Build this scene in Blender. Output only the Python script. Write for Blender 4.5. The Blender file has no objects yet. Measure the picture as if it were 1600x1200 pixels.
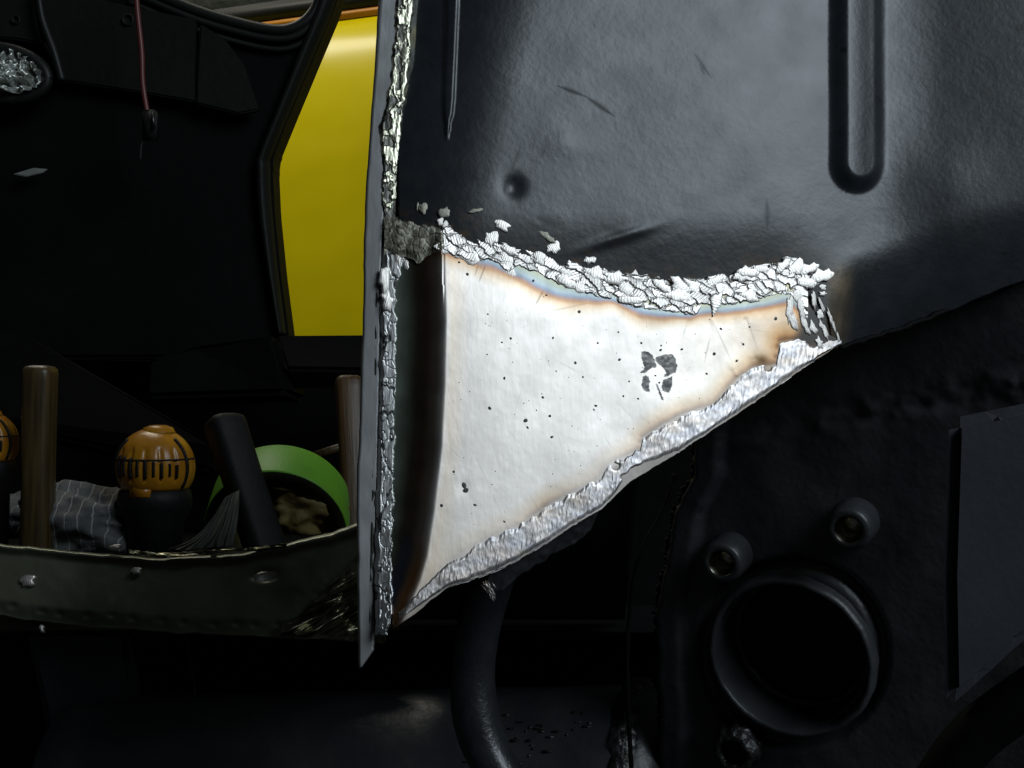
import bpy, bmesh, math, random
import numpy as np
from mathutils import Vector, Matrix
random.seed(7); rng = np.random.default_rng(7)
S = bpy.context.scene; COL = S.collection
R = math.radians

# ------------------------------------------------------------------ camera, world, lamps, exposure
CAM = np.array([0.0, 0.0, 1.0])
cd = bpy.data.cameras.new('camera'); cam = bpy.data.objects.new('camera', cd); COL.objects.link(cam)
cam.location = CAM; cam.rotation_euler = (R(90), 0, 0)
cd.lens = 48; cd.sensor_width = 36; cd.clip_start = 0.01; cd.clip_end = 60
S.camera = cam
S.view_settings.view_transform = 'Standard'; S.view_settings.look = 'None'
S.view_settings.exposure = 0; S.view_settings.gamma = 1
w = bpy.data.worlds.new('World'); S.world = w; w.use_nodes = True
bg = w.node_tree.nodes['Background']; bg.inputs[0].default_value = (0.75, 0.85, 0.9, 1); bg.inputs[1].default_value = 0.015

def area(name, loc, target, sx, sy, power, color):
    l = bpy.data.lights.new(name, 'AREA'); l.shape = 'RECTANGLE'; l.size = sx; l.size_y = sy
    l.energy = power; l.color = color
    o = bpy.data.objects.new(name, l); COL.objects.link(o); o.location = loc
    o.rotation_euler = (Vector(target) - Vector(loc)).to_track_quat('-Z', 'Y').to_euler()
    return o
# daylight from the open workshop door, behind the camera on the right
area('door_daylight', (2.0, -1.3, 2.75), (0.05, 0.62, 1.0), 1.5, 1.7, 62, (0.79, 0.91, 1.0))
# strip lamp on the workshop ceiling over the yellow car
area('ceiling_strip_lamp', (-0.85, 2.08, 2.45), (-0.5, 2.40, 1.55), 1.5, 0.3, 14, (1.0, 0.96, 0.82))

# ------------------------------------------------------------------ helpers
def hsh(ix, iy, seed):
    n = (ix * 374761393 + iy * 668265263 + seed * 974711) & 0xffffffff
    n = ((n ^ (n >> 13)) * 1274126177) & 0xffffffff
    return ((n ^ (n >> 16)) & 0xffff) / 65535.0
def vnoise(x, y, seed=0):
    x = np.asarray(x, float); y = np.asarray(y, float)
    ix = np.floor(x).astype(np.int64); iy = np.floor(y).astype(np.int64)
    fx = x - ix; fy = y - iy
    fx = fx*fx*(3-2*fx); fy = fy*fy*(3-2*fy)
    a = hsh(ix, iy, seed); b = hsh(ix+1, iy, seed); c = hsh(ix, iy+1, seed); d = hsh(ix+1, iy+1, seed)
    return (a*(1-fx)+b*fx)*(1-fy) + (c*(1-fx)+d*fx)*fy
def fbm(x, y, seed=0, o=4):
    v = 0; a = .5
    for k in range(o):
        v = v + a*(vnoise(x, y, seed+k*17)-.5)*2; x = x*2.03; y = y*2.03; a *= .5
    return v
def cells(x, y, seed=0):
    """cellular noise: distance to the nearest and second seed, the nearest cell's random number, offset to its seed"""
    ix = np.floor(x).astype(np.int64); iy = np.floor(y).astype(np.int64)
    f1 = np.full(x.shape, 9.); f2 = f1.copy(); cid = np.zeros(x.shape); ox = np.zeros(x.shape); oy = np.zeros(x.shape)
    for a in (-1, 0, 1):
        for b in (-1, 0, 1):
            cx, cy = ix+a, iy+b
            dx = x-(cx+hsh(cx, cy, seed)); dy = y-(cy+hsh(cx, cy, seed+5)); d = np.hypot(dx, dy); m = d < f1
            f2 = np.where(m, f1, np.minimum(f2, d)); cid = np.where(m, hsh(cx, cy, seed+9), cid); ox = np.where(m, dx, ox); oy = np.where(m, dy, oy); f1 = np.where(m, d, f1)
    return f1, f2, cid, ox, oy
def sstep(a, b, x): t = np.clip((x-a)/(b-a), 0, 1); return t*t*(3-2*t)

def P(px, py, d):                                   # a point at distance d seen at a spot of the picture
    return CAM + np.array([(px/1600-.5)*.75*d, d, -(py/1200-.5)*.5625*d])
class Plane:
    def __init__(s, p0, n):
        s.n = np.array(n, float); s.n /= np.linalg.norm(s.n); s.p0 = np.array(p0, float)
        u = np.cross([0, 0, 1.0], s.n); s.u = u/np.linalg.norm(u); s.v = np.cross(s.n, s.u)
    def at(s, px, py, h=0):
        px, py, h = np.broadcast_arrays(np.asarray(px, float), np.asarray(py, float), np.asarray(h, float))
        r = np.stack([(px/1600-.5)*.75, np.ones_like(px), -(py/1200-.5)*.5625], -1)
        t = ((s.p0-CAM) @ s.n) / (r @ s.n)
        return CAM + r*t[..., None] + s.n*h[..., None]
    def frame(s, px, py, h=0, ang=0, sx=1, sy=1, sz=1):
        c, sn = math.cos(ang), math.sin(ang)
        a = s.u*c + s.v*sn; b = -s.u*sn + s.v*c
        p = s.at(px, py, h)
        m = Matrix.Identity(4)
        for i in range(3):
            m[i][0] = a[i]*sx; m[i][1] = b[i]*sy; m[i][2] = s.n[i]*sz; m[i][3] = p[i]
        return m

def link(name, me, mat, parent=None):
    o = bpy.data.objects.new(name, me); COL.objects.link(o)
    if mat is not None and not me.materials: me.materials.append(mat)
    if parent is not None: o.parent = parent
    return o
def empty(name, loc, label, cat, group=None):
    o = bpy.data.objects.new(name, None); COL.objects.link(o); o.location = (0, 0, 0); o.empty_display_size = .02
    o['label'] = label; o['category'] = cat
    if group: o['group'] = group
    return o
def tag(o, label, cat, group=None):
    o['label'] = label; o['category'] = cat
    if group: o['group'] = group
    return o
def smooth(me): me.polygons.foreach_set('use_smooth', [True]*len(me.polygons))

def grid_mesh(name, pts, col=None, rgh=None, skirt=None, mask=None, met=None):
    """pts: (rows, cols, 3); skirt: vector along which the border is turned back as the sheet's thickness"""
    nr, nc = pts.shape[:2]
    idx = np.arange(nr*nc).reshape(nr, nc)
    f = np.stack([idx[:-1, :-1], idx[1:, :-1], idx[1:, 1:], idx[:-1, 1:]], -1).reshape(-1, 4)
    if mask is not None: f = f[mask.reshape(-1)]
    v = pts.reshape(-1, 3)
    n0 = len(v)
    if skirt is not None:
        ring = np.concatenate([idx[0, :], idx[1:, -1], idx[-1, -2::-1], idx[-2:0:-1, 0]])
        v = np.concatenate([v, v[ring] + np.array(skirt)])
        m = len(ring); a = np.arange(m); b = (a+1) % m
        f = np.concatenate([f, np.stack([ring[a], ring[b], n0+b, n0+a], -1)])
    me = bpy.data.meshes.new(name)
    me.vertices.add(len(v)); me.vertices.foreach_set('co', v.astype(np.float32).ravel())
    me.loops.add(len(f)*4); me.loops.foreach_set('vertex_index', f.astype(np.int32).ravel())
    me.polygons.add(len(f)); me.polygons.foreach_set('loop_start', (np.arange(len(f))*4).astype(np.int32))
    me.polygons.foreach_set('loop_total', np.full(len(f), 4, np.int32))
    me.update(calc_edges=True); me.validate()
    def ext(a): return a if skirt is None else np.concatenate([a, a[ring]])
    if col is not None:
        c = np.concatenate([col.reshape(-1, 3), np.ones((n0, 1))], 1)
        at = me.attributes.new('tint', 'FLOAT_COLOR', 'POINT'); at.data.foreach_set('color', ext(c).astype(np.float32).ravel())
    for nm, arr in (('rough', rgh), ('metal', met)):
        if arr is not None:
            at = me.attributes.new(nm, 'FLOAT', 'POINT'); at.data.foreach_set('value', ext(arr.reshape(-1)).astype(np.float32))
    smooth(me)
    return me

def tube_mesh(name, path, rad, seg=16, cap=True):
    path = [np.array(p, float) for p in path]; n = len(path)
    if not hasattr(rad, '__len__'): rad = [rad]*n
    bm = bmesh.new(); rings = []
    up = np.array([0.13, 0.31, .94])
    for i, p in enumerate(path):
        t = path[min(i+1, n-1)] - path[max(i-1, 0)]; t /= np.linalg.norm(t)
        a = np.cross(up, t); a /= np.linalg.norm(a); b = np.cross(t, a)
        rings.append([bm.verts.new(p + rad[i]*(a*math.cos(k*2*math.pi/seg)+b*math.sin(k*2*math.pi/seg))) for k in range(seg)])
    for r0, r1 in zip(rings, rings[1:]):
        for k in range(seg): bm.faces.new((r0[k], r0[(k+1) % seg], r1[(k+1) % seg], r1[k]))
    if cap: bm.faces.new(rings[0][::-1]); bm.faces.new(rings[-1])
    bmesh.ops.recalc_face_normals(bm, faces=bm.faces)
    me = bpy.data.meshes.new(name); bm.to_mesh(me); bm.free(); smooth(me); return me
def crom(pts, n):
    pts = np.array(pts, float); k = len(pts)
    t = np.linspace(0, k-1, n); out = []
    for x in t:
        i = min(int(x), k-2); f = x-i
        p0, p1, p2, p3 = pts[max(i-1, 0)], pts[i], pts[i+1], pts[min(i+2, k-1)]
        out.append(.5*((2*p1)+(p2-p0)*f+(2*p0-5*p1+4*p2-p3)*f*f+(-p0+3*p1-3*p2+p3)*f**3))
    return np.array(out)
def lathe_mesh(name, prof, seg=32, lobes=None):
    """prof: (radius, z) list, about local z"""
    bm = bmesh.new(); rings = []
    for j, (r, z) in enumerate(prof):
        rings.append([bm.verts.new(((r*(lobes(j, k/seg) if lobes else 1))*math.cos(k*2*math.pi/seg), (r*(lobes(j, k/seg) if lobes else 1))*math.sin(k*2*math.pi/seg), z)) for k in range(seg)])
    for r0, r1 in zip(rings, rings[1:]):
        for k in range(seg): bm.faces.new((r0[k], r0[(k+1) % seg], r1[(k+1) % seg], r1[k]))
    if prof[0][0] > 1e-6 and prof[0] != prof[-1]: pass
    bmesh.ops.remove_doubles(bm, verts=bm.verts, dist=1e-6)
    bmesh.ops.recalc_face_normals(bm, faces=bm.faces)
    me = bpy.data.meshes.new(name); bm.to_mesh(me); bm.free(); smooth(me); return me
def sheet_mesh(name, pts, thick, bev=0.0015):
    """a polygon of 3-D points (about planar) as a sheet of real thickness with rounded edges"""
    pts = [Vector(p) for p in pts]
    bm = bmesh.new(); vs = [bm.verts.new(p) for p in pts]; f = bm.faces.new(vs); f.normal_update()
    if f.normal.y > 0: f.normal_flip()
    n = f.normal.copy()
    r = bmesh.ops.extrude_face_region(bm, geom=[f])
    for g in r['geom']:
        if isinstance(g, bmesh.types.BMVert): g.co += n*0
    back = [g for g in r['geom'] if isinstance(g, bmesh.types.BMVert)]
    for v in back: v.co -= n*thick
    bmesh.ops.recalc_face_normals(bm, faces=bm.faces)
    if bev: bmesh.ops.bevel(bm, geom=[e for e in bm.edges], offset=bev, segments=2, affect='EDGES', clamp_overlap=True)
    bmesh.ops.triangulate(bm, faces=[f for f in bm.faces if len(f.verts) > 4])
    me = bpy.data.meshes.new(name); bm.to_mesh(me); bm.free(); return me
def box_mesh(name, sx, sy, sz, bev=.002, taper=1.0):
    bm = bmesh.new(); bmesh.ops.create_cube(bm, size=1)
    for v in bm.verts:
        k = taper if v.co.z > 0 else 1
        v.co = Vector((v.co.x*sx*k, v.co.y*sy*k, v.co.z*sz))
    bmesh.ops.bevel(bm, geom=bm.edges[:], offset=bev, segments=3, affect='EDGES')
    me = bpy.data.meshes.new(name); bm.to_mesh(me); bm.free(); smooth(me); return me

# ------------------------------------------------------------------ materials
def mat(name, col=(.1, .1, .1), rough=.5, metal=0.0, noise=None, bump=None, attr=False, spec=.5, coat=0, bscale=(1, 1, 1), rvar=0):
    m = bpy.data.materials.new(name); m.use_nodes = True; N = m.node_tree.nodes; L = m.node_tree.links
    b = N['Principled BSDF']; b.inputs['Roughness'].default_value = rough; b.inputs['Metallic'].default_value = metal
    b.inputs['Specular IOR Level'].default_value = spec; b.inputs['Coat Weight'].default_value = coat
    tc = N.new('ShaderNodeTexCoord'); src = None
    if attr:
        a = N.new('ShaderNodeAttribute'); a.attribute_name = 'tint'; src = a.outputs['Color']
        r = N.new('ShaderNodeAttribute'); r.attribute_name = 'rough'; L.new(r.outputs['Fac'], b.inputs['Roughness'])
        k = N.new('ShaderNodeAttribute'); k.attribute_name = 'metal'; L.new(k.outputs['Fac'], b.inputs['Metallic'])
    if noise:
        sc, col2, lo, hi = noise
        t = N.new('ShaderNodeTexNoise'); t.inputs['Scale'].default_value = sc; t.inputs['Detail'].default_value = 6
        mp = N.new('ShaderNodeMapping'); mp.inputs['Scale'].default_value = bscale; L.new(tc.outputs['Object'], mp.inputs[0]); L.new(mp.outputs[0], t.inputs['Vector'])
        cr = N.new('ShaderNodeMapRange'); cr.inputs[1].default_value = lo; cr.inputs[2].default_value = hi; L.new(t.outputs['Fac'], cr.inputs[0])
        mx = N.new('ShaderNodeMix'); mx.data_type = 'RGBA'; L.new(cr.outputs[0], mx.inputs['Factor'])
        mx.inputs['A'].default_value = (*col, 1); mx.inputs['B'].default_value = (*col2, 1)
        if src is not None: L.new(src, mx.inputs['A']); mx.blend_type = 'MULTIPLY'
        src = mx.outputs['Result']
        if rvar and not attr:
            rr = N.new('ShaderNodeMapRange'); rr.inputs[3].default_value = rough-rvar; rr.inputs[4].default_value = rough+rvar
            L.new(t.outputs['Fac'], rr.inputs[0]); L.new(rr.outputs[0], b.inputs['Roughness'])
    if src is not None: L.new(src, b.inputs['Base Color'])
    else: b.inputs['Base Color'].default_value = (*col, 1)
    if bump:
        prev = None
        for (sc, dist, scale3, detail) in bump:
            mp = N.new('ShaderNodeMapping'); mp.inputs['Scale'].default_value = scale3; L.new(tc.outputs['Object'], mp.inputs[0])
            t = N.new('ShaderNodeTexNoise'); t.inputs['Scale'].default_value = sc; t.inputs['Detail'].default_value = detail
            L.new(mp.outputs[0], t.inputs['Vector'])
            bp = N.new('ShaderNodeBump'); bp.inputs['Distance'].default_value = dist; bp.inputs['Strength'].default_value = 1
            L.new(t.outputs['Fac'], bp.inputs['Height'])
            if prev is not None: L.new(prev, bp.inputs['Normal'])
            prev = bp.outputs[0]
        L.new(prev, b.inputs['Normal'])
    return m
M = {}
M['paint'] = mat('black_chassis_paint', attr=True, bump=[(420, .00009, (1, 1, 1), 2), (60, .00012, (1, 1, 1), 2)], noise=(120, (.72, .74, .78), .35, .65))
M['steel'] = mat('bare_steel', attr=True, bump=[(420, .00004, (1, 1, .25), 3), (70, .00008, (1, 1, 1), 2)], noise=(90, (.9, .9, .9), .4, .7))
M['weld'] = mat('ground_weld', attr=True, bump=[(900, .00010, (1, 1, .22), 4)], noise=(500, (.75, .75, .77), .3, .7), bscale=(1, 1, .3))
M['nugget'] = mat('weld_nugget', (.78, .73, .68), .46, .85, noise=(1.6, (.52, .49, .46), .35, .75), bump=None)
M['dull'] = mat('dull_weld_flake', (.30, .29, .24), .5, .8, noise=(1.8, (.12, .115, .09), .35, .7), bump=[(3, .0001, (1, 1, 1), 2)])
M['spatter'] = mat('burnt_spatter', (.02, .018, .016), .5, .0, noise=(300, (.06, .05, .045), .4, .7))
M['lip'] = mat('grey_sheet_edge', (.30, .30, .30), .5, .35, noise=(40, (.25, .25, .255), .35, .7), bump=[(500, .0001, (1, 1, .2), 3)], bscale=(1, 1, .2), rvar=.12)
M['dark'] = mat('dark_body_paint', (.012, .013, .015), .5, 0, noise=(18, (.028, .028, .03), .4, .75), bump=[(260, .0004, (1, 1, 1), 4)], rvar=.12)
M['frame'] = mat('frame_paint', (.030, .032, .036), .40, 0, noise=(25, (.055, .055, .058), .4, .75), bump=[(300, .0003, (1, 1, 1), 4), (35, .0012, (1, 1, 1), 3)], rvar=.12)
M['blueplate'] = mat('blue_grey_plate', (.022, .024, .031), .48, 0, noise=(20, (.030, .032, .040), .35, .75), bump=[(280, .00015, (1, 1, 1), 4)], rvar=.1)
M['glosspipe'] = mat('satin_black_pipe', (.012, .013, .016), .34, 0, noise=(60, (.02, .021, .024), .4, .7), bump=[(420, .0003, (1, 1, 1), 3)], rvar=.08)
M['axle'] = mat('painted_cylinder', (.028, .030, .035), .36, 0, spec=.5, noise=(30, (.045, .045, .045), .4, .7), bump=[(120, .0006, (1, 1, 1), 5)], rvar=.12)
M['crust'] = mat('weld_crust', (.12, .12, .12), .35, .8, noise=(150, (.03, .028, .026), .35, .6), bump=[(260, .002, (1, 1, 1), 4)])
M['thread'] = mat('worn_thread_steel', (.9, .86, .7), .2, 1, noise=(200, (.35, .32, .25), .35, .7))
M['olive'] = mat('olive_primer_sheet', (.17, .18, .125), .38, .5, noise=(22, (.08, .085, .06), .38, .68), bump=[(160, .0003, (1, 1, 1), 4)], rvar=.14)
M['torn'] = mat('torn_metal', (.36, .35, .24), .26, 1, noise=(60, (.10, .10, .06), .4, .62), bump=[(200, .0003, (1, 1, 1), 4)])
M['yellow'] = mat('yellow_car_paint', (.62, .50, .0), .3, 0, noise=(3.2, (.50, .40, .0), .35, .7), coat=.1, bump=[(7, .006, (1, 1, 1), 1)])
M['yellow'].node_tree.nodes['Principled BSDF'].inputs['Coat Roughness'].default_value = .16
M['orange'] = mat('orange_reflection', (.5, .2, .01), .45, 0, noise=(8, (.38, .15, .01), .35, .7))  # orange reflection in the groove under the window, put into a colour
M['trim'] = mat('dark_trim', (.008, .009, .008), .5, 0, spec=.3, noise=(12, (.014, .015, .013), .4, .7))
M['wall'] = mat('workshop_wall', (.32, .34, .28), .7, 0, noise=(3, (.2, .22, .18), .35, .7), bump=[(25, .002, (1, 1, 1), 4)])
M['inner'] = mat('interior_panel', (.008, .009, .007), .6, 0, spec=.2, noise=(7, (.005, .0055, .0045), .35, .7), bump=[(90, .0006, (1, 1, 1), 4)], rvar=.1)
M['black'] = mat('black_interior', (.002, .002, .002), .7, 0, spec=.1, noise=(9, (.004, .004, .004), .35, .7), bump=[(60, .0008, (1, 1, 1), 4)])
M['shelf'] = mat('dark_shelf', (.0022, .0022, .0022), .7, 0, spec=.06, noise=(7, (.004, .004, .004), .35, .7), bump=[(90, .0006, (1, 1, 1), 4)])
M['wood'] = mat('brown_wood', (.085, .055, .018), .42, 0, noise=(300, (.036, .021, .007), .35, .65), bscale=(1, 1, .06), bump=[(500, .0003, (1, 1, .05), 3)], rvar=.1)
M['wood2'] = mat('reddish_wood', (.095, .05, .018), .42, 0, noise=(300, (.042, .020, .007), .35, .65), bscale=(1, 1, .06), bump=[(500, .0003, (1, 1, .05), 3)], rvar=.1)
M['rubber'] = mat('black_rubber', (.006, .006, .006), .6, 0, spec=.3, noise=(40, (.011, .011, .011), .4, .7), bump=[(200, .0004, (1, 1, 1), 3)])
M['amber'] = mat('amber_plastic', (.50, .22, .012), .32, 0, noise=(60, (.34, .13, .008), .35, .7), bump=[(130, .0004, (1, 1, 1), 3)])
M['green'] = mat('green_tape', (.13, .36, .02), .5, 0, noise=(30, (.10, .29, .02), .35, .7), bump=[(260, .0002, (1, 1, 1), 3)])
M['core'] = mat('dark_tape_side', (.02, .024, .012), .6, 0, noise=(90, (.035, .04, .02), .4, .7))
M['cloth'] = mat('grey_cloth', (.13, .135, .135), .9, 0, noise=(60, (.08, .083, .083), .35, .7), bump=[(700, .0006, (1, 1, 1), 2)])
_n = M['cloth'].node_tree; _b = _n.nodes['Principled BSDF']; _w = _n.nodes.new('ShaderNodeTexWave'); _w.bands_direction = 'X'; _w.inputs['Scale'].default_value = 33; _w.inputs['Distortion'].default_value = 1.2
_tc = _n.nodes.new('ShaderNodeTexCoord'); _n.links.new(_tc.outputs['Object'], _w.inputs['Vector'])
_r = _n.nodes.new('ShaderNodeMapRange'); _r.inputs[1].default_value = .965; _r.inputs[2].default_value = 1.0; _n.links.new(_w.outputs['Fac'], _r.inputs[0])
_m = _n.nodes.new('ShaderNodeMix'); _m.data_type = 'RGBA'; _n.links.new(_r.outputs[0], _m.inputs['Factor']); _n.links.new(_b.inputs['Base Color'].links[0].from_socket, _m.inputs['A']); _m.inputs['B'].default_value = (.34, .34, .33, 1); _n.links.new(_m.outputs['Result'], _b.inputs['Base Color'])
M['tan'] = mat('tan_leather', (.16, .12, .03), .7, 0, noise=(35, (.09, .065, .02), .35, .7), bump=[(180, .001, (1, 1, 1), 4)])
M['wire'] = mat('dull_red_wire', (.13, .025, .022), .45, 0, noise=(50, (.09, .02, .018), .35, .7))
M['hammer'] = mat('hammer_steel', (.12, .12, .115), .4, 1, noise=(50, (.06, .055, .05), .35, .7))
M['foil'] = mat('crumpled_foil', (.72, .74, .70), .3, .7, noise=(40, (.4, .42, .38), .35, .7), bump=[(120, .001, (1, 1, 1), 3)])
mm = mat('hazy_plastic', (.16, .17, .15), .35, 0, noise=(30, (.10, .11, .095), .35, .7), bump=[(90, .001, (1, 1, 1), 3)])
mm.node_tree.nodes['Principled BSDF'].inputs['Transmission Weight'].default_value = .35
mm.node_tree.nodes['Principled BSDF'].inputs['IOR'].default_value = 1.1
M['plastic'] = mm
# ridges across each nugget
_n = M['nugget'].node_tree; _b = _n.nodes['Principled BSDF']
_tc = _n.nodes.new('ShaderNodeTexCoord'); _w = _n.nodes.new('ShaderNodeTexWave'); _w.bands_direction = 'X'
_w.inputs['Scale'].default_value = 1.2; _w.inputs['Distortion'].default_value = 5; _w.inputs['Detail'].default_value = 2
_bp = _n.nodes.new('ShaderNodeBump'); _bp.inputs['Strength'].default_value = .3; _bp.inputs['Distance'].default_value = .00016
_n.links.new(_tc.outputs['Object'], _w.inputs['Vector']); _n.links.new(_w.outputs['Fac'], _bp.inputs['Height']); _n.links.new(_bp.outputs[0], _b.inputs['Normal'])

# ================================================================== the car body under repair
body = empty('car_body', None, 'black car body shell under repair with a bare steel patch welded in', 'car body')
PL1 = Plane(P(700, 600, .60), (math.sin(R(14))*math.cos(R(10)), -math.cos(R(14))*math.cos(R(10)), math.sin(R(10))))
MMPX = .281e-3

# ---- outlines in the plane of the panel
def itp(pts):
    a = np.array(pts, float); return lambda t: np.interp(t, a[:, 0], a[:, 1])
weld_up = itp([(600, 350), (640, 352), (680, 368), (705, 352), (725, 362), (755, 378), (772, 362), (800, 388), (835, 392), (870, 396), (905, 412), (940, 424), (1000, 432), (1040, 440), (1060, 436), (1100, 438), (1150, 426), (1200, 411), (1230, 402), (1262, 410), (1300, 428), (1320, 430)])
weld_lo = itp([(600, 360), (640, 368), (680, 384), (692, 392), (715, 405), (738, 412), (760, 405), (780, 412), (795, 428), (812, 415), (845, 428), (880, 448), (925, 462), (965, 472), (1000, 484), (1045, 490), (1086, 497), (1096, 480), (1140, 478), (1190, 468), (1235, 460), (1260, 500), (1300, 520), (1320, 525)])
low_edge = itp([(560, 1010), (600, 992), (622, 978), (640, 966), (700, 917), (750, 902), (790, 886), (860, 846), (900, 818), (940, 796), (985, 752), (1040, 720), (1085, 690), (1150, 648), (1200, 614), (1260, 572), (1312, 538), (1330, 528)])
low_band = itp([(600, 985), (630, 950), (660, 918), (700, 880), (740, 852), (790, 828), (820, 815), (860, 785), (900, 765), (930, 752), (955, 722), (1000, 700), (1004, 682), (1040, 660), (1080, 640), (1115, 632), (1140, 600), (1175, 572), (1212, 566), (1218, 532), (1250, 528), (1270, 540), (1312, 528)])
fold = itp([(340, 688), (400, 692), (500, 694), (600, 692), (700, 687), (800, 675), (870, 664), (905, 654), (940, 640), (980, 622)])   # x of the fold by y
low_seam = itp([(1290, 552), (1310, 545), (1360, 528), (1420, 508), (1500, 478), (1600, 438), (1760, 380)])

# ---- upper painted panel
def panel_h(x, y):
    h = -.5*np.clip(np.interp(y, [0, 300, 420], [850, 775, 770])-x, 0, None)**2/330*MMPX                      # rolls back towards the left edge
    h = h + .5*np.clip(x-1345, 0, 120)**2/270*MMPX + .44*np.clip(x-1465, 0, None)*MMPX                     # rises again at the right
    h = h + .0018*np.exp(-(((x-1455)/60)**2+((y-290)/62)**2))              # soft bulge
    h = h - .0045*sstep(330, 470, y)*sstep(640, 700, x)*(1-sstep(1180, 1330, x))    # pulled in by the weld
    # raised pressing with a rounded end
    yy = np.maximum(y-258, 0); d = np.sqrt((x-1339)**2+yy**2)
    h = h + .0052*(1-sstep(20, 47, d))*(1-.62*sstep(1318, 1385, x))
    # slim pointed bead
    wd = np.interp(y, [-60, 0, 150, 175, 185, 215], [15, 13, 11, 9, 5, 2.0]); xc = np.interp(y, [0, 215], [711, 701])
    h = h + .0015*(1-sstep(.35, 1.0, np.abs(x-xc)/wd))*(1-sstep(195, 220, y))
    # dents
    h = h - .0018*np.exp(-(((x-802)/15)**2+((y-292)/17)**2)) + .0007*np.exp(-(((x-880)/40)**2+((y-225)/24)**2))
    h = h + .0011*np.exp(-(((x-968)/50)**2+((y-370+.3*(x-968))/9)**2))
    # lower right flange steps down
    dd = np.clip(y-np.interp(x, [1290, 1450, 1600], [412, 345, 300]), 0, None); h = h - (np.sqrt(dd*dd+2500)-50)*.46*MMPX*sstep(1285, 1340, x)
    h = h + .0010*fbm(x/190, y/190, 3, 2) + .00005*fbm(x/14, y/14, 9, 2)
    return h
xs = np.linspace(628, 1760, 520); T = np.linspace(0, 1, 300)
bot = np.where(xs < 1306, weld_up(xs)*.45+weld_lo(xs)*.55, low_seam(xs)+3*fbm(xs/25, xs*0, 5, 3))
bot = np.where(xs < 690, bot+18, bot)
bot = np.where((xs > 1250) & (xs < 1320), np.interp(xs, [1250, 1268, 1320], [470, 552, 540]), bot); bot = np.minimum(bot, np.where(xs < 1320, low_edge(xs)-3, 9999))
X = np.broadcast_to(xs, (300, 520)); Y = -70+T[:, None]*(bot[None, :]+70)
pts = PL1.at(X, Y, panel_h(X, Y))
c = np.zeros((300, 520, 3)) + np.array([.018, .0215, .026])
dw = weld_up(X)-Y
c *= (1+.22*fbm(X/60, Y/60, 21, 4))[..., None]
rg = .36+.05*fbm(X/40, Y/40, 33, 4)
mt = np.zeros_like(X)
def lineseg(X, Y, a, b, wd):
    a = np.array(a, float); b = np.array(b, float); d = b-a; L2 = d@d
    t = np.clip(((X-a[0])*d[0]+(Y-a[1])*d[1])/L2, 0, 1)
    return np.exp(-(((X-a[0]-t*d[0])**2+(Y-a[1]-t*d[1])**2)/(wd*np.maximum(.25, np.sin(np.pi*np.clip(t, .08, .92))))**2))
for a, b, wd, k in [((872, 134), (915, 150), 3.2, .85), ((915, 150), (960, 181), 3.6, .85), ((1082, 80), (1112, 124), 2, .5), ((1092, 100), (1100, 118), 2, .4), ((1198, 312), (1199, 360), 4, .4), ((1115, 380), (1142, 420), 3, .5), ((940, 350), (992, 374), 7, .5), ((840, 340), (880, 352), 9, .4), ((798, 270), (815, 225), 3, .5)]:
    k2 = lineseg(X, Y, a, b, wd)*k
    c *= (1-k2)[..., None]; rg += .25*k2
spk = sstep(.80, .9, vnoise(X/5, Y/5, 77)*.6+vnoise(X/40, Y/40, 78)*.4); c *= (1-.75*spk)[..., None]
# paint burnt off beside the weld: soot, with brown and ochre patches
bn = np.exp(-np.clip(dw, 0, None)/(26+16*fbm(X/50, Y/50, 41, 3)))*(1-sstep(1300, 1345, X))
c = c*(1-.85*bn)[..., None] + np.array([.012, .011, .009])*(.85*bn)[..., None]
oc = bn*sstep(.05, .35, fbm(X/22, Y/14, 52, 3))
c = c*(1-.6*oc)[..., None]+np.array([.10, .055, .02])*(.6*oc)[..., None]
rg = rg+.12*bn
# heat-bleached metal at the right corner
cb = np.exp(-((X-1312-.06*(Y-420))/20)**2)*sstep(402, 425, Y)*(1-sstep(520, 545, Y)); cb *= .6+.4*fbm(X/9, Y/30, 61, 3)
c = c*(1-cb)[..., None]+np.array([.26, .20, .13])*cb[..., None]; mt = mt+.4*cb
panel = link('inner_wing_panel', grid_mesh('inner_wing_panel', pts, c, np.clip(rg, .2, .9), skirt=-PL1.n*.0012, met=mt), M['paint'], body)
panel['label'] = 'satin black painted panel with a long rounded pressing'

# ---- bare steel patch
NX, NY = 600, 430
xs = np.linspace(616, 1314, NX); T = np.linspace(0, 1, NY)
top = weld_up(xs)*.35+weld_lo(xs)*.65; top = np.where(xs > 1262, np.interp(xs, [1262, 1290, 1314], [470, 520, 532]), top); bt = low_edge(xs)+1.5*fbm(xs/12, xs*0, 15, 3)
X = np.broadcast_to(xs, (NY, NX)); Y = top+T[:, None]*(bt-top)
def patch_h(x, y):
    s = fold(y)-x
    k = np.clip(s+5, 0, None)
    drop = np.where(k < 12, k*k/24, k-6)*MMPX*1.02
    lim = 12.5e-3
    h = -lim*(1-np.exp(-(drop/lim)**1.0*1.25))*np.where(drop > 0, 1, 0)
    h = h - .0030*sstep(500, 380, y)*np.exp(-((x-960)/260)**2)*(s < 0)
    h = h + .0005*fbm(x/160, y/160, 91, 2) + .00002*fbm(x/12, y/12, 92, 2)
    # crease towards the narrow corner
    h = h + .00008*(lineseg(x, y, (1113, 500), (1150, 585), 14)) - .0001*lineseg(x, y, (1165, 500), (1180, 560), 14)
    h = h - .00012*np.exp(-(((x-726)/9)**2+((y-760)/11)**2))
    return h
h = patch_h(X, Y); pts = PL1.at(X, Y, h)
base = np.array([.775, .71, .655])
c = np.zeros((NY, NX, 3))+base
c *= (1+.05*fbm(X/90, Y/90, 101, 4)+.03*fbm(X/4, Y/60, 102, 3)+.03*fbm((X+Y)/50, (Y-X)/4, 106, 3))[..., None]
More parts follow.
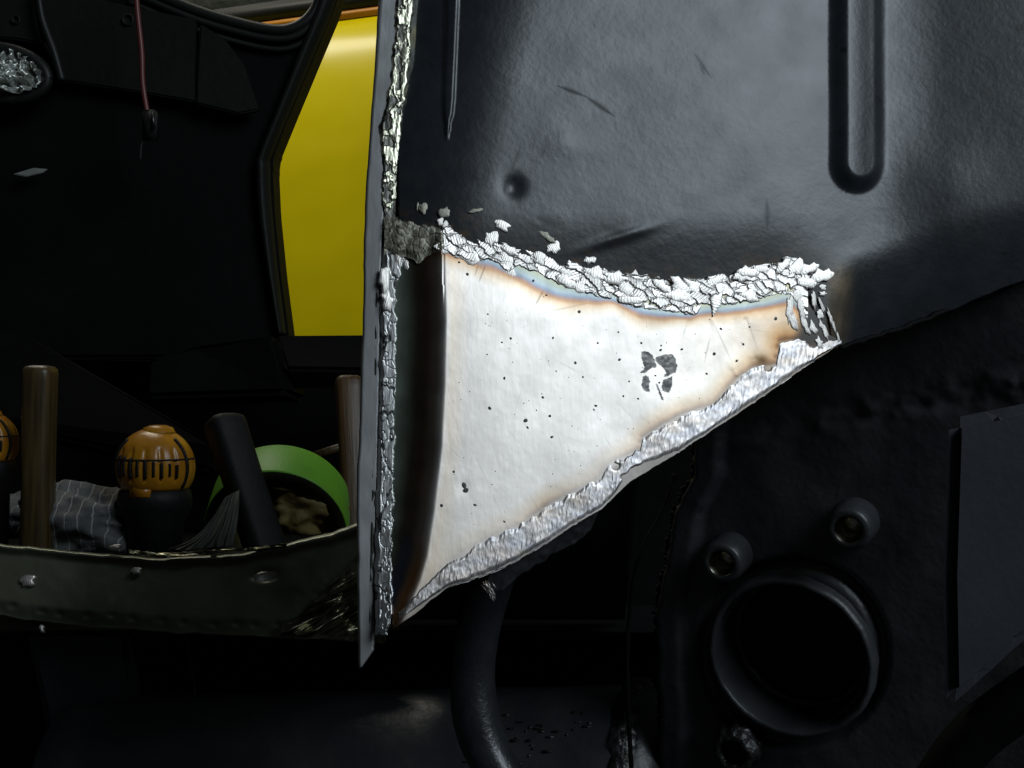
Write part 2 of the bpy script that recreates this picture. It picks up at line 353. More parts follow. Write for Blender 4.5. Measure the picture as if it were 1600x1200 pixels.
tint_c = itp([(600, 365), (690, 391), (730, 398), (770, 408), (810, 424), (845, 443), (875, 456), (905, 463), (930, 464), (955, 468), (985, 480), (1020, 488), (1060, 493), (1100, 488), (1140, 485), (1190, 476), (1235, 462), (1262, 500), (1320, 530)])
kx = np.linspace(600, 1320, 721); kw = np.exp(-(np.arange(-30, 31)/11.)**2); kw /= kw.sum(); ks = np.convolve(np.pad(tint_c(kx), 30, mode='edge'), kw, 'valid')
dT = Y-np.interp(X, kx, ks)+5*fbm(X/30, Y/30, 103, 3)+5
sc = np.interp(X, [690, 760, 880, 960, 1000, 1060, 1100, 1200, 1250], [.55, 1.0, 1.0, .6, 1.0, .55, .6, .7, .9])
def ramp(d, stops):
    s = [q[0] for q in stops]; return np.stack([np.interp(d, s, [q[1][i] for q in stops]) for i in range(3)], -1)
tt = ramp(dT/sc*1.15, [(-18, (.5, .5, .36)), (-4, (.42, .5, .47)), (3, (.42, .52, .58)), (9, (.30, .38, .48)), (14, (.38, .30, .31)), (20, (.54, .35, .22)), (27, (.76, .61, .46)), (38, (.90, .83, .73)), (54, (1, 1, 1))])
bx_ = np.linspace(620, 1312, 240); by_ = low_band(bx_); dB = np.full(X.shape, 1e9)
for a_, b_ in zip(bx_, by_): dB = np.minimum(dB, (X-a_)**2+(Y-b_)**2)
dB = np.sqrt(dB)*np.where(Y < low_band(X), 1, -1)+4*fbm(X/30, Y/30, 104, 3)
lb = np.interp(X, [640, 690, 800, 850, 900, 950, 1000, 1040, 1100, 1180, 1220], [.15, .2, .3, .7, .4, .3, .65, .7, .6, .85, .9])
tb = ramp(np.where(dB > 0, dB*1.5, dB), [(-60, (.5, .48, .48)), (-4, (.42, .38, .36)), (1, (.20, .13, .085)), (6, (.42, .27, .16)), (13, (.74, .56, .38)), (26, (.88, .78, .64)), (46, (1, 1, 1))])
tb = 1-(1-tb)*lb[..., None]; tb = tb*(1-.45*sstep(-2, -14, dB))[..., None]
rc = np.exp(-(((X-1225)/62)**2+((Y-525)/55)**2)); tr = 1-(1-np.array([.62, .47, .32]))*rc[..., None]*.85
rc2 = np.exp(-(((X-1190)/13)**2+((Y-562)/9)**2)); tr *= 1-(1-np.array([.16, .13, .09]))*rc2[..., None]*.9
wm = sstep(980, 1180, X)*.35+.18*np.exp(-((Y-870)/60)**2); tr *= 1-(1-np.array([.93, .87, .74]))*wm[..., None]
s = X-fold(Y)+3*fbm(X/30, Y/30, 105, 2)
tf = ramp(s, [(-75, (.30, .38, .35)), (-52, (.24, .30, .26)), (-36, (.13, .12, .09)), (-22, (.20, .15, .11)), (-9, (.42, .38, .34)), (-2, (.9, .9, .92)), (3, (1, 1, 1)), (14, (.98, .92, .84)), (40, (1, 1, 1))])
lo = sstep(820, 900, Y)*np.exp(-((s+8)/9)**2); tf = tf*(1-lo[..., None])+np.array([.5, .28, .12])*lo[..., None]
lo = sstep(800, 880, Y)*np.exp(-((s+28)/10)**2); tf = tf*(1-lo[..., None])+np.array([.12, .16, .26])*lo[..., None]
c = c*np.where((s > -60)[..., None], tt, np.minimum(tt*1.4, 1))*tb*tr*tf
kd = sstep(1246, 1268, X+.25*(Y-480))*sstep(556, 530, Y); c = c*(1-.96*kd)[..., None]+np.array([.035, .03, .025])*(.96*kd)[..., None]
# fine scratches
for k in range(46):
    a = (rng.uniform(690, 1220), rng.uniform(430, 850)); an = rng.normal(1.2, .7); ln = rng.uniform(12, 60)
    c *= (1-rng.uniform(.06, .22)*lineseg(X, Y, a, (a[0]+ln*math.cos(an), a[1]+ln*math.sin(an)), .9))[..., None]
for a, b, q in [((835, 492), (935, 470), .25), ((850, 452), (836, 478), .5), ((760, 412), (748, 442), .5), ((748, 412), (742, 432), .45), ((1110, 524), (1100, 568), .35), ((1113, 500), (1146, 572), .3), ((1166, 498), (1184, 545), .25), ((1072, 508), (1066, 530), .25)]:
    c *= (1-q*lineseg(X, Y, a, b, 1.3))[..., None]
# smudged dark stamp mark
def inpoly(px, py, poly):
    r = np.zeros(px.shape, bool); n = len(poly)
    for i in range(n):
        x1, y1 = poly[i]; x2, y2 = poly[(i+1) % n]
        if y1 == y2: continue
        r ^= ((y1 > py) != (y2 > py)) & (px < (x2-x1)*(py-y1)/(y2-y1)+x1)
    return r
mx = (X-980)*10+12*fbm(X/3, Y/3, 111, 2); my = (Y-520)*10+12*fbm(X/3, Y/3, 112, 2)
marks = [[(222, 300), (260, 290), (330, 300), (400, 360), (430, 430), (460, 540), (430, 550), (400, 540), (330, 590), (260, 630), (200, 620), (255, 570), (270, 530), (240, 440), (220, 380)],
         [(440, 385), (580, 340), (700, 335), (750, 400), (765, 480), (785, 510), (750, 620), (720, 635), (680, 650), (620, 680), (560, 685), (605, 640), (590, 590), (560, 540), (480, 490), (440, 430)],
         [(240, 690), (290, 665), (330, 680), (355, 760), (340, 800), (350, 930), (300, 920), (240, 890), (230, 800)],
         [(560, 740), (700, 680), (700, 780), (690, 860), (650, 940), (600, 920), (550, 900), (540, 800)],
         [(440, 780), (470, 800), (570, 1050), (540, 1050), (490, 930)]]
mk = np.zeros_like(X, dtype=float)
for p in marks: mk = np.maximum(mk, inpoly(mx, my, p)*(.74+.5*fbm(X/4, Y/4, 113, 3)))
mk = np.clip(mk, 0, .95); c = c*(1-mk)[..., None]+np.array([.10, .105, .115])*mk[..., None]
rg = .47+.05*fbm(X/30, Y/30, 121, 3)-.08*sstep(-10, -30, s)+.2*mk
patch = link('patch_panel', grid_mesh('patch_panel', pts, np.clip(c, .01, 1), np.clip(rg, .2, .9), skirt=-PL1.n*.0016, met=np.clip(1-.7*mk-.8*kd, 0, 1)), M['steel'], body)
patch['label'] = 'bare bright steel patch with brown and blue heat tints'

# ---- spatter and pits on the patch
dots = [(731, 428, 2.6), (834, 438, 2.6), (905, 487, 3), (718, 409, 2), (746, 407, 1.8), (854, 461, 1.7), (762, 491, 1.5), (798, 529, 2), (784, 535, 1.6), (864, 528, 2), (934, 536, 1.6), (761, 554, 1.4), (899, 567, 2.4), (788, 591, 2.4), (911, 589, 1.9), (869, 580, 1.4), (1212, 498, 3), (1126, 514, 2.3), (1116, 553, 3), (1161, 538, 2.3), (1104, 584, 2.2), (997, 623, 2.1), (974, 619, 1.8), (983, 596, 1.7), (968, 562, 2.4), (966, 519, 1.7), (1065, 546, 2.2), (1151, 564, 2.4), (1171, 511, 1.7), (1032, 547, 2.2), (1033, 540, 1.8), (1002, 536, 2), (821, 657, 3), (824, 668, 2.2), (859, 650, 2.3), (862, 683, 2.3), (931, 634, 2), (848, 621, 2.3), (765, 638, 2.8), (725, 758, 4.2), (728, 766, 4.6), (742, 789, 2.4), (690, 790, 2.8), (709, 737, 2), (788, 815, 1.8), (928, 640, 1.6), (1024, 587, 1.8), (1030, 598, 1.8), (838, 641, 1.3), (1245, 500, 1.7)]
for k in range(150):
    x = rng.uniform(700, 1200); y = rng.uniform(430, 860)
    if weld_lo(x)+15 < y < low_band(x)-12: dots.append((x, y, rng.uniform(.45, 1.05)))
bm = bmesh.new()
for x, y, r in dots:
    h0 = float(patch_h(np.array(x), np.array(y)))
    m = PL1.frame(x, y, h0+.00002, rng.uniform(0, 3), r*MMPX*rng.uniform(.8, 1.1), r*MMPX*rng.uniform(1.0, 1.4), min(r, 2)*MMPX*.45)
    ring = [bm.verts.new(m @ Vector((math.cos(a*.785)*rng.uniform(.8, 1.1), math.sin(a*.785)*rng.uniform(.8, 1.1), 0))) for a in range(8)]
    t = bm.verts.new(m @ Vector((.1, .1, 1)))
    for a in range(8): bm.faces.new((ring[a], ring[(a+1) % 8], t))
me = bpy.data.meshes.new('weld_spatter'); bm.to_mesh(me); bm.free(); smooth(me)
o = link('weld_spatter', me, M['spatter'], patch); o['kind'] = 'stuff'

# ---- weld beads as relief
def band(name, A, B, ns, nt, hfun, cfun, rough, parent, plane=PL1, metal=1.0):
    """A, B: (ns,2) picture curves of the two borders"""
    t = np.linspace(0, 1, nt)[:, None]
    Xb = A[None, :, 0]*(1-t)+B[None, :, 0]*t; Yb = A[None, :, 1]*(1-t)+B[None, :, 1]*t
    Tt = np.broadcast_to(t, Xb.shape)
    hh = hfun(Xb, Yb, Tt)
    cc = cfun(Xb, Yb, Tt)
    me = grid_mesh(name, plane.at(Xb, Yb, hh), cc, np.full(Xb.shape, rough)+.08*fbm(Xb/8, Yb/8, 5, 2), met=np.full(Xb.shape, metal))
    return link(name, me, M['weld'], parent)
def edgeprof(t): return sstep(0, .2, t)*(1-sstep(.8, 1, t))
def resample(pts, n):
    a = np.array(pts, float); d = np.concatenate([[0], np.cumsum(np.hypot(*np.diff(a, axis=0).T))])
    u = np.linspace(0, d[-1], n); return np.stack([np.interp(u, d, a[:, 0]), np.interp(u, d, a[:, 1])], 1)
# along the top of the patch: continuous rippled bead, broken into flakes above
ns = 900; xv = np.linspace(684, 1262, ns)
A = np.stack([xv, weld_up(xv)-5+7*fbm(xv/13, xv*0, 131, 3)], 1); B = np.stack([xv, weld_lo(xv)+4*fbm(xv/9, xv*0, 132, 3)], 1)
def top_cells(x, y):
    xw = x+5*fbm(x/9, y/9, 137, 3); yw = y+5*fbm(x/9, y/9, 138, 3)
    u = (xw*.86+yw*.5)/27; v = (-xw*.5+yw*.86)/14
    return cells(u, v, 3)
def h_top(x, y, t):
    f1, f2, cid, ox, oy = top_cells(x, y)
    an = cid*2.2-.4
    rip = np.sin((x*np.cos(an)+y*np.sin(an))/4.2*2*math.pi)
    gone = ((cid*7.31) % 1 < np.interp(t, [0, .25, .5], [.55, .32, 0.03]))
    lift = .00035*((cid*13.7) % 1)+.0005*ox*(cid-.5)+.0004*oy
    return patch_h(x, y)-.0002+sstep(0, .08, t)*(1-sstep(.9, 1, t))*(.00055+lift+.00006*rip)-.00030*(1-sstep(0, .2, f2-f1))-.0022*gone
def c_top(x, y, t):
    f1, f2, cid, ox, oy = top_cells(x, y)
    g = (.62+.24*((cid*5.3) % 1)+.16*fbm(x/5, y/5, 136, 3))*(.84+.16*sstep(0, .2, f2-f1)); return np.clip(np.stack([g*1.04, g*.98, g*.92], -1), .05, 1)
o = band('weld_bead', A, B, ns, 80, h_top, c_top, .46, patch)
# along the lower edge: close upright ripples
ns = 1300; xv = np.linspace(624, 1314, ns)
A = np.stack([xv, low_band(xv)+7*fbm(xv/12, xv*0, 141, 3)], 1); B = np.stack([xv, low_edge(xv)-np.interp(xv, [620, 700, 960, 985, 1010, 1060, 1312], [10, -1, 0, 18, 12, 0, 0])+2*fbm(xv/9, xv*0, 142, 3)], 1)
B[:, 1] = np.maximum(B[:, 1], A[:, 1]+6)
def h_low(x, y, t):
    ph = (x+y*.16)/7.2*2*math.pi+5.5*fbm(x/22, y/30, 143, 4)
    rip = np.abs(np.sin(ph/2))**.7*np.clip(.55+1.3*fbm(x/24, y/20, 148, 3), 0, 1.2)
    pit = np.exp(-(((x-962)/5)**2+((y-729)/4)**2))+np.exp(-(((x-977)/5)**2+((y-746)/4)**2))+np.exp(-(((x-1200)/4)**2+((y-575)/4)**2))
    return patch_h(x, y)-.00012+edgeprof(t)*(.00055+.00016*rip+.0002*fbm(x/22, y/22, 144, 3)+.00008*fbm(x/4, y/9, 145, 2))-.0018*pit
def c_low(x, y, t):
    a = fbm(x/18, y/18, 146, 3); b = fbm(x/30, y/12, 147, 3)
    g = .60+.12*a+.12*sstep(800, 1000, x)
    st = .5+.5*np.sin((x+y*.16)/7.2*2*math.pi+5.5*fbm(x/22, y/30, 143, 4))
    g = g*(.80+.2*st)*(1+.18*fbm(x/5, y/12, 149, 3))
    return np.clip(np.stack([g*(1.08+.10*b), g*(1-.02*np.abs(b)), g*(.95-.14*b)], -1), .05, 1)
band('weld_bead', A, B, ns, 56, h_low, c_low, .46, patch)

# loose flakes and nuggets of weld
def nugget_mesh(k):
    r = np.random.default_rng(50+k); bm = bmesh.new(); seg = 14
    out = [1+.24*r.normal() for _ in range(seg)]; out = [max(.55, min(1.4, q)) for q in out]
    rings = []
    for rad, z in ((1.0, -.8), (.98, .45), (.90, .86), (.5, 1.0)):
        rings.append([bm.verts.new((rad*out[i]*math.cos(i*2*math.pi/seg), rad*out[i]*math.sin(i*2*math.pi/seg), z+.07*r.normal()*(z > 0))) for i in range(seg)])
    for a, b in zip(rings, rings[1:]):
        for i in range(seg): bm.faces.new((a[i], a[(i+1) % seg], b[(i+1) % seg], b[i]))
    bm.faces.new(rings[-1])
    me = bpy.data.meshes.new('weld_nugget'); bm.to_mesh(me); bm.free(); smooth(me); me.materials.append(M['nugget']); return me
NUG = [nugget_mesh(k) for k in range(8)]
def nugget(x, y, rx, ry, ang, hgt=.0008, base=None):
    h0 = base if base is not None else float(patch_h(np.array(float(x)), np.array(float(y)))) if y > weld_up(x)*.4+weld_lo(x)*.6 else max(float(panel_h(np.array(float(x)), np.array(float(y)))), float(patch_h(np.array(float(x)), np.array(float(y))))-.002)
    o = bpy.data.objects.new('weld_nugget', random.choice(NUG)); COL.objects.link(o); o.parent = patch
    o.matrix_world = PL1.frame(x, y, h0, ang, rx*MMPX, ry*MMPX, hgt)
k = 0; x = 684
while x < 1285:                                             # two or three irregular rows along the bead
    u, l = float(weld_up(x)), float(min(weld_lo(x), weld_up(x)+62))
    hgt = l-u; rows = 2 if hgt < 42 else 3
    for j in range(rows):
        f = (j+.35+rng.uniform(-.2, .2))/rows
        if rng.uniform() < (.45 if j == 0 else .8): continue
        nugget(x+rng.uniform(-7, 7), u+f*hgt+2, rng.uniform(11, 21), rng.uniform(7, 12), rng.normal(-.45 if x < 1090 else .25, .4), rng.uniform(.0005, .0008), base=float(patch_h(np.array(x), np.array(u+f*hgt)))+rng.uniform(.0001, .0005))
    x += rng.uniform(15, 23)
for (x, y, rx, ry, a) in [(785, 352, 15, 8, -.3), (925, 405, 12, 6, -.1), (868, 386, 12, 9, .5), (697, 352, 5, 11, -.3), (690, 343, 5, 8, -.4), (770, 372, 13, 11, .1), (795, 412, 11, 20, .25), (788, 390, 12, 13, 0), (735, 398, 18, 14, -.5), (718, 378, 15, 11, -.5), (693, 384, 12, 13, 0), (995, 428, 8, 9, 0), (1018, 434, 7, 4, -.5), (1064, 440, 22, 6, -.05), (1071, 456, 10, 7, .3), (1198, 418, 18, 8, .2), (1172, 428, 10, 6, .2), (1238, 408, 14, 6, .1), (1262, 420, 12, 5, -.5), (1283, 430, 12, 7, .5)]:
    nugget(x, y, rx, ry, a, rng.uniform(.0004, .0007))
for (x, y, rx, ry, a) in [(1234, 484, 7, 20, -.1), (1240, 502, 6, 16, .25), (1252, 482, 7, 18, .05), (1248, 462, 8, 12, .1), (1254, 448, 10, 12, .2), (1272, 470, 5, 14, .1), (1284, 478, 3, 13, .35), (1297, 495, 3, 14, .25), (1281, 492, 6, 8, .2), (1290, 520, 5, 12, .35), (1283, 508, 4, 9, .3), (1270, 512, 6, 12, .3), (1303, 512, 2.6, 10, .2), (1287, 448, 7, 5, .1), (1287, 458, 7, 4, 0), (1258, 508, 6, 16, .3), (1309, 528, 2.5, 9, .2), (1262, 436, 14, 6, .1), (1275, 440, 9, 7, .2), (1296, 540, 5, 8, .3), (1280, 535, 6, 10, .3)]:
    nugget(x, y, rx, ry, a, rng.uniform(.0004, .0007))
DULL = []
for me_ in NUG[:4]:
    q_ = me_.copy(); q_.materials.clear(); q_.materials.append(M['dull']); DULL.append(q_)
BRIGHT = NUG; NUG = DULL
# dull ones on the burnt corner at the left
for (x, y, rx, ry, a) in [(656, 316, 2.2, 7, -.2), (666, 320, 7, 9, -.4), (660, 318, 2, 6, -.2), (697, 329, 9, 9, .3), (744, 329, 12, 4, .25), (856, 370, 15, 6, -.6), (652, 352, 5, 5, 0), (668, 378, 13, 10, -.6), (676, 362, 9, 8, -.4), (640, 360, 8, 6, .2)]:
    nugget(x, y, rx, ry, a, .0005)
NUG = BRIGHT

# ---- side flange left of the fold: strip weld, outer sheet edge
FB = -.0125
lipL = itp([(-80, 604), (0, 598), (100, 592), (200, 585), (300, 578), (400, 575), (460, 576), (560, 572), (680, 568), (740, 565), (900, 566), (1045, 568)])
lipR = itp([(-80, 652), (0, 640), (100, 625), (200, 613), (300, 606), (400, 601), (500, 599), (600, 598), (700, 596), (800, 593), (900, 591), (1000, 589), (1045, 588)])
yv = np.linspace(-80, 1046, 420); tv = np.linspace(0, 1, 14)
Lx = lipL(yv)+1.2*fbm(yv/30, yv*0, 151, 2); Rx = lipR(yv)+1.5*fbm(yv/14, yv*0, 152, 2)
Xl = Lx[:, None]*(1-tv)+Rx[:, None]*tv
Yl = np.broadcast_to(yv[:, None], Xl.shape)
Yl = np.where(yv[:, None] > 990, Yl-np.clip(yv[:, None]-990, 0, None)/56*30*tv[None, :], Yl)      # slanting lower end
hl = FB-.0006-.0012*(1-tv)[None, :]-.002*(1-sstep(0, .08, tv))[None, :]+.0006*fbm(Xl/60, Yl/60, 153, 2)
me = grid_mesh('outer_sheet_edge', PL1.at(Xl, Yl, hl), skirt=-PL1.n*.0025+np.array([.001, 0, 0]))
o = link('outer_sheet_edge', me, M['lip'], body); o['label'] = 'smooth grey sheet edge with a slanting lower tip'
# backing flange that carries the strip weld and closes the joint
yv2 = np.linspace(-80, 985, 200); tv2 = np.linspace(0, 1, 14)
Xf = (lipR(yv2)-6)[:, None]*(1-tv2)+np.maximum(np.interp(yv2, [-80, 0, 330, 370, 900, 985], [668, 660, 642, 636, 630, 616]), lipR(yv2)+4)[:, None]*tv2
Yf = np.broadcast_to(yv2[:, None], Xf.shape)
hf = FB-.001+.0005*fbm(Xf/20, Yf/20, 154, 3)+.0*Xf
cf = np.zeros(Xf.shape+(3,))+np.array([.05, .055, .045]); oc = sstep(0, .4, fbm(Xf/14, Yf/40, 155, 3))*(Yf < 360)
cf = cf*(1-oc[..., None])+np.array([.13, .11, .05])*oc[..., None]
me = grid_mesh('side_flange', PL1.at(Xf, Yf, hf), cf, np.full(Xf.shape, .5), skirt=-PL1.n*.0015, met=np.full(Xf.shape, .5))
flange = link('side_flange', me, M['weld'], body)
# ground strip weld below, rougher and broken above
yv = np.linspace(372, 992, 1000)
A = np.stack([np.interp(yv, [372, 450, 600, 800, 992], [604, 601, 599, 594, 590])+3*fbm(yv/16, yv*0, 161, 3), yv], 1)
B = np.stack([np.interp(yv, [372, 400, 450, 600, 800, 960, 992], [650, 640, 629, 627, 624, 618, 606])+5*fbm(yv/14, yv*0, 162, 3), yv], 1)
def h_strip(x, y, t):
    wob = x+4*fbm(x/10, y/20, 163, 2)
    st = fbm(wob/2.6, y/26, 164, 3)
    v1 = np.abs(fbm(wob/16, y/44, 165, 3)); crack = 1-sstep(.02, .09, v1)
    v2 = np.abs(fbm(wob/22+7, y/30, 166, 3)); crack = np.maximum(crack, .6*(1-sstep(.01, .03, v2)))
    return patch_h(x, y)-.0012+edgeprof(t)*(.0021+.0003*fbm(wob/20, y/40, 167, 3)+.00009*st)-.0006*crack*edgeprof(t)
def c_strip(x, y, t):
    wob = x+4*fbm(x/10, y/20, 163, 2)
    v1 = np.abs(fbm(wob/16, y/44, 165, 3)); crack = 1-sstep(.015, .07, v1)
    g = np.clip(.70+.22*fbm(wob/3, y/30, 168, 3), .1, 1)*(1-.8*crack)
    return np.stack([g, g*.995, g*.97], -1)
band('weld_bead', A, B, 1000, 44, h_strip, c_strip, .44, flange)
yv = np.linspace(-70, 380, 800)
A = np.stack([np.interp(yv, [-70, 0, 100, 180, 260, 380], [628, 622, 616, 598, 600, 602])+4*fbm(yv/14, yv*0, 171, 3), yv], 1)
B = np.stack([np.interp(yv, [-70, 0, 60, 100, 180, 260, 330, 380], [662, 656, 652, 648, 640, 634, 634, 644])+4*fbm(yv/14, yv*0, 172, 3), yv], 1)
def h_up(x, y, t):
    wob = x+5*fbm(x/12, y/16, 173, 2)
    br = sstep(-.05, .3, fbm(wob/9, y/13, 174, 3))
    ridge = np.exp(-((t-.72)/.2)**2)*sstep(280, 180, y)*sstep(-.45, .1, fbm(x/6, y/10, 176, 3))
    return FB-.0020+edgeprof(t)*(.0022+.0005*br*(1-ridge)+.0007*ridge+.00016*fbm(wob/4, y/14, 175, 3))
def c_up(x, y, t):
    br = sstep(-.1, .3, fbm((x+5*fbm(x/12, y/16, 173, 2))/9, y/13, 174, 3)); ridge = np.exp(-((t-.72)/.2)**2)*sstep(300, 200, y)*sstep(-.45, .1, fbm(x/6, y/10, 176, 3))
    k = np.clip(np.maximum(br, ridge), 0, 1)[..., None]
    return np.array([.09, .09, .08])*(1-k)+np.array([.74, .72, .55])*k
band('weld_bead', A, B, 800, 44, h_up, c_up, .4, flange)
xv = np.linspace(606, 694, 160)
A = np.stack([xv, np.interp(xv, [606, 640, 670, 694], [328, 330, 345, 362])+6*fbm(xv/9, xv*0, 251, 3)], 1); B = np.stack([xv, np.interp(xv, [606, 640, 660, 680, 694], [392, 396, 404, 398, 392])+7*fbm(xv/9, xv*0, 252, 3)], 1)
def h_c(x, y, t): return np.maximum(np.maximum(patch_h(x, y), FB), panel_h(x, y))-.0008+edgeprof(t)*(.0018+.0005*fbm(x/9, y/9, 253, 2)-.0007*(1-sstep(0, .2, cells(x/11, y/13, 4)[1]-cells(x/11, y/13, 4)[0])))
def c_c(x, y, t):
    k = sstep(-.1, .35, fbm(x/7, y/11, 254, 3))[..., None]; return np.array([.18, .172, .125])*(1-k)+np.array([.62, .60, .47])*k
band('weld_crust', A, B, 160, 60, h_c, c_c, .5, flange, metal=.2)
for (x, y, rx, ry, a) in [(642, 396, 8, 26, .25), (650, 404, 7, 20, .3), (630, 388, 8, 22, .1), (607, 432, 8, 22, 0), (611, 460, 9, 16, .1)]:
    nugget(x, y, rx, ry, a, .0011, base=FB+.002)

# ================================================================== lower frame side (faces left and down, out of the daylight)
PL2 = Plane(P(1240, 1010, .78), (-.46, -.86, -.22))
HC = (1238, 1022); HR = 122
gx = np.linspace(1030, 1800, 160); gy = np.linspace(425, 1320, 170)
X, Y = np.meshgrid(gx, gy)
lf = np.interp(gy, [425, 690, 740, 800, 870, 960, 1100, 1320], [1130, 1084, 1086, 1052, 1040, 1024, 1030, 1034])+4*fbm(gy/14, gy*0, 181, 3)
X = lf[:, None]+(1800-lf[:, None])*np.linspace(0, 1, 160)
d = np.hypot(X-HC[0], (Y-HC[1]))
hh = .0012*fbm(X/90, Y/90, 182, 4)-.006*(1-sstep(0, 1, np.abs(d-140)/16))
hh = hh+.006*sstep(52, 36, X-lf[:, None])*sstep(0, 8, X-lf[:, None])                    # pressed left border
hh = hh+.004*np.exp(-((Y-(690-.18*(X-1100)))/28)**2)*sstep(1100, 1180, X)*fbm(X/40, Y/30, 183, 3)
ctr = (d[:-1, :-1]+d[1:, 1:])/2
me = grid_mesh('frame_side', PL2.at(X, Y, hh), skirt=-PL2.n*.003, mask=(ctr > 118) & (Y[:-1, :-1] > low_seam(X[:-1, :-1])-10))
fs = link('frame_side', me, M['frame'], body); fs['label'] = 'black frame side with a large round hole and two bosses'
# sleeve round the hole
def ring_on(name, plane, px, py, rad, prof, m, parent, seg=48, jag=0):
    r = np.random.default_rng(int(px)); jj = [1+jag*r.normal() for _ in range(seg)]
    me = lathe_mesh(name, prof, seg, (lambda j, f: jj[int(round(f*seg)) % seg]) if jag else None)
    o = link(name, me, m, parent); o.matrix_world = plane.frame(px, py, 0, 0, 1, 1, 1); return o
q = .00038
slv = ring_on('hole_sleeve', PL2, HC[0], HC[1], HR, [(128*q, -.004), (128*q, .004), (125*q, .0075), (120*q, .0082), (117*q, .0065), (115*q, -.004), (113*q, -.03), (105*q, -.034), (101*q, -.036), (100*q, -.07), (1e-7, -.071)], M['frame'], fs, 56, .004)
ring_on('sleeve_lip', PL2, HC[0], HC[1], HR, [(116*q, -.0215), (112*q, -.019), (101*q, -.0188), (98.5*q, -.0205), (98*q, -.026)], M['glosspipe'], slv, 48, .006)
for (x, y) in ((1338, 812), (1143, 864)):
    b = ring_on('threaded_boss', PL2, x, y, 0, [(34*q, -.003), (33*q, .012), (31*q, .017), (28*q, .0185), (21*q, .0185), (20*q, .0182)], M['frame'], fs, 32)
    t = ring_on('threaded_bore', PL2, x, y, 0, [(20*q, .0183), (15*q, .0150)]+[((15-(k % 2)*1.6)*q, .0145-k*.0011) for k in range(12)]+[(0.0005*q, .001)], M['thread'], b, 32)
b = ring_on('threaded_boss', PL2, 1158, 1158, 0, [(38*q, -.003), (36*q, .010), (30*q, .016), (22*q, .0165), (20*q, .012), (18*q, -.01), (.0005*q, -.01)], M['crust'], fs, 32, .06)
b['label'] = 'boss crusted with weld at the bottom of the frame'
# welded seam running down the left border
bm = bmesh.new()
for k in range(80):
    y = 690+k*7.0; x = float(np.interp(y, gy, lf))+rng.normal(0, 1.5)+2
    m = PL2.frame(x, y, .001, rng.uniform(0, 3), 7*q*rng.uniform(.4, 1.1), 9*q*rng.uniform(.5, 1.2), 3.0*q)
    bmesh.ops.create_icosphere(bm, subdivisions=1, radius=1, matrix=m)
me = bpy.data.meshes.new('seam_weld'); bm.to_mesh(me); bm.free(); smooth(me)
o = link('seam_weld', me, M['black'], fs); o['kind'] = 'stuff'
# seam sealer along the panel's lower edge
pathp = [PL1.at(x, float(low_seam(x))+2*random.uniform(-1, 1), -.0045) for x in np.linspace(1318, 1740, 60)]
link('seam_sealer', tube_mesh('seam_sealer', pathp, [.0011+.0006*random.random() for _ in range(60)], 8), M['black'], body)
# blue-grey outer plate standing in front on the right
PL3 = Plane(P(1540, 860, .62), (-.14, -.985, .0))
vs = [PL3.at(x, y) for x, y in [(1486, 655), (1560, 640), (1760, 600), (1760, 880), (1600, 1005), (1540, 1062), (1482, 1112), (1478, 900)]]
o = link('outer_plate', sheet_mesh('outer_plate', vs, .012, .005), M['blueplate'], body); o['label'] = 'dull blue-grey plate at the right edge'
link('cross_tube', tube_mesh('cross_tube', crom([P(1440, 1270, .64), P(1510, 1165, .63), P(1590, 1100, .62), P(1760, 990, .60)], 24), .012, 20), M['black'], body)
# dark closing sheet behind the patch
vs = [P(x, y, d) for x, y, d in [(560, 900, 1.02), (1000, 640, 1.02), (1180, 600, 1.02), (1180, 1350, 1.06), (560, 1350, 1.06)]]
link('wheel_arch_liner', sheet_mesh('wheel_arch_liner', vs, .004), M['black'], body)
pathp = crom([P(1056, 740, .775), P(1040, 790, .775), P(1000, 870, .775), P(984, 960, .78), P(980, 1060, .785), P(990, 1260, .80)], 30)
link('liner_seam', tube_mesh('liner_seam', pathp, [.0012+.0005*random.random() for _ in range(30)], 8), M['black'], body)

# ---- bent tube welded under the patch
tp = crom([P(775, 868, .665), P(765, 905, .668), P(752, 960, .672), P(741, 1030, .674), P(740, 1090, .674), P(752, 1150, .672), P(778, 1205, .668), P(830, 1280, .66)], 60)
tube = link('bent_tube', tube_mesh('bent_tube', tp, [.0112+.0006*math.sin(k*.2) for k in range(60)], 28), M['glosspipe'], body)
tube['label'] = 'thick bent satin black tube under the patch'
bm = bmesh.new()
for k in range(26):
    f = rng.uniform(0, 1); x = 763+f*24+rng.normal(0, 3); y = 905+f*34+rng.normal(0, 4)
    m = PL1.frame(x, y, -.006-.012*f+.001*rng.normal(), .5+rng.normal(0, .15), 1.3*MMPX*rng.uniform(.6, 1.5), 9*MMPX*rng.uniform(.5, 1.3), .0006)
    bmesh.ops.create_icosphere(bm, subdivisions=1, radius=1, matrix=m)
me = bpy.data.meshes.new('weld_splash'); bm.to_mesh(me); bm.free(); smooth(me)
o = link('weld_splash', me, M['nugget'], tube); o['kind'] = 'stuff'
# ragged dark gusset between patch and tube
bx = np.linspace(770, 955, 80); tv = np.linspace(0, 1, 16)
ya = low_edge(bx)-6; yb = low_edge(bx)+np.interp(bx, [770, 800, 850, 900, 940, 955], [30, 42, 26, 34, 30, 4])+7*fbm(bx/12, bx*0, 191, 3)
Xg = np.broadcast_to(bx, (16, 80)); Yg = ya+tv[:, None]*(yb-ya)
gm = grid_mesh('gusset', PL1.at(Xg, Yg, -.004-.012*tv[:, None]+.0016*fbm(Xg/12, Yg/12, 192, 3)), skirt=-PL1.n*.002)
link('gusset', gm, M['frame'], body)

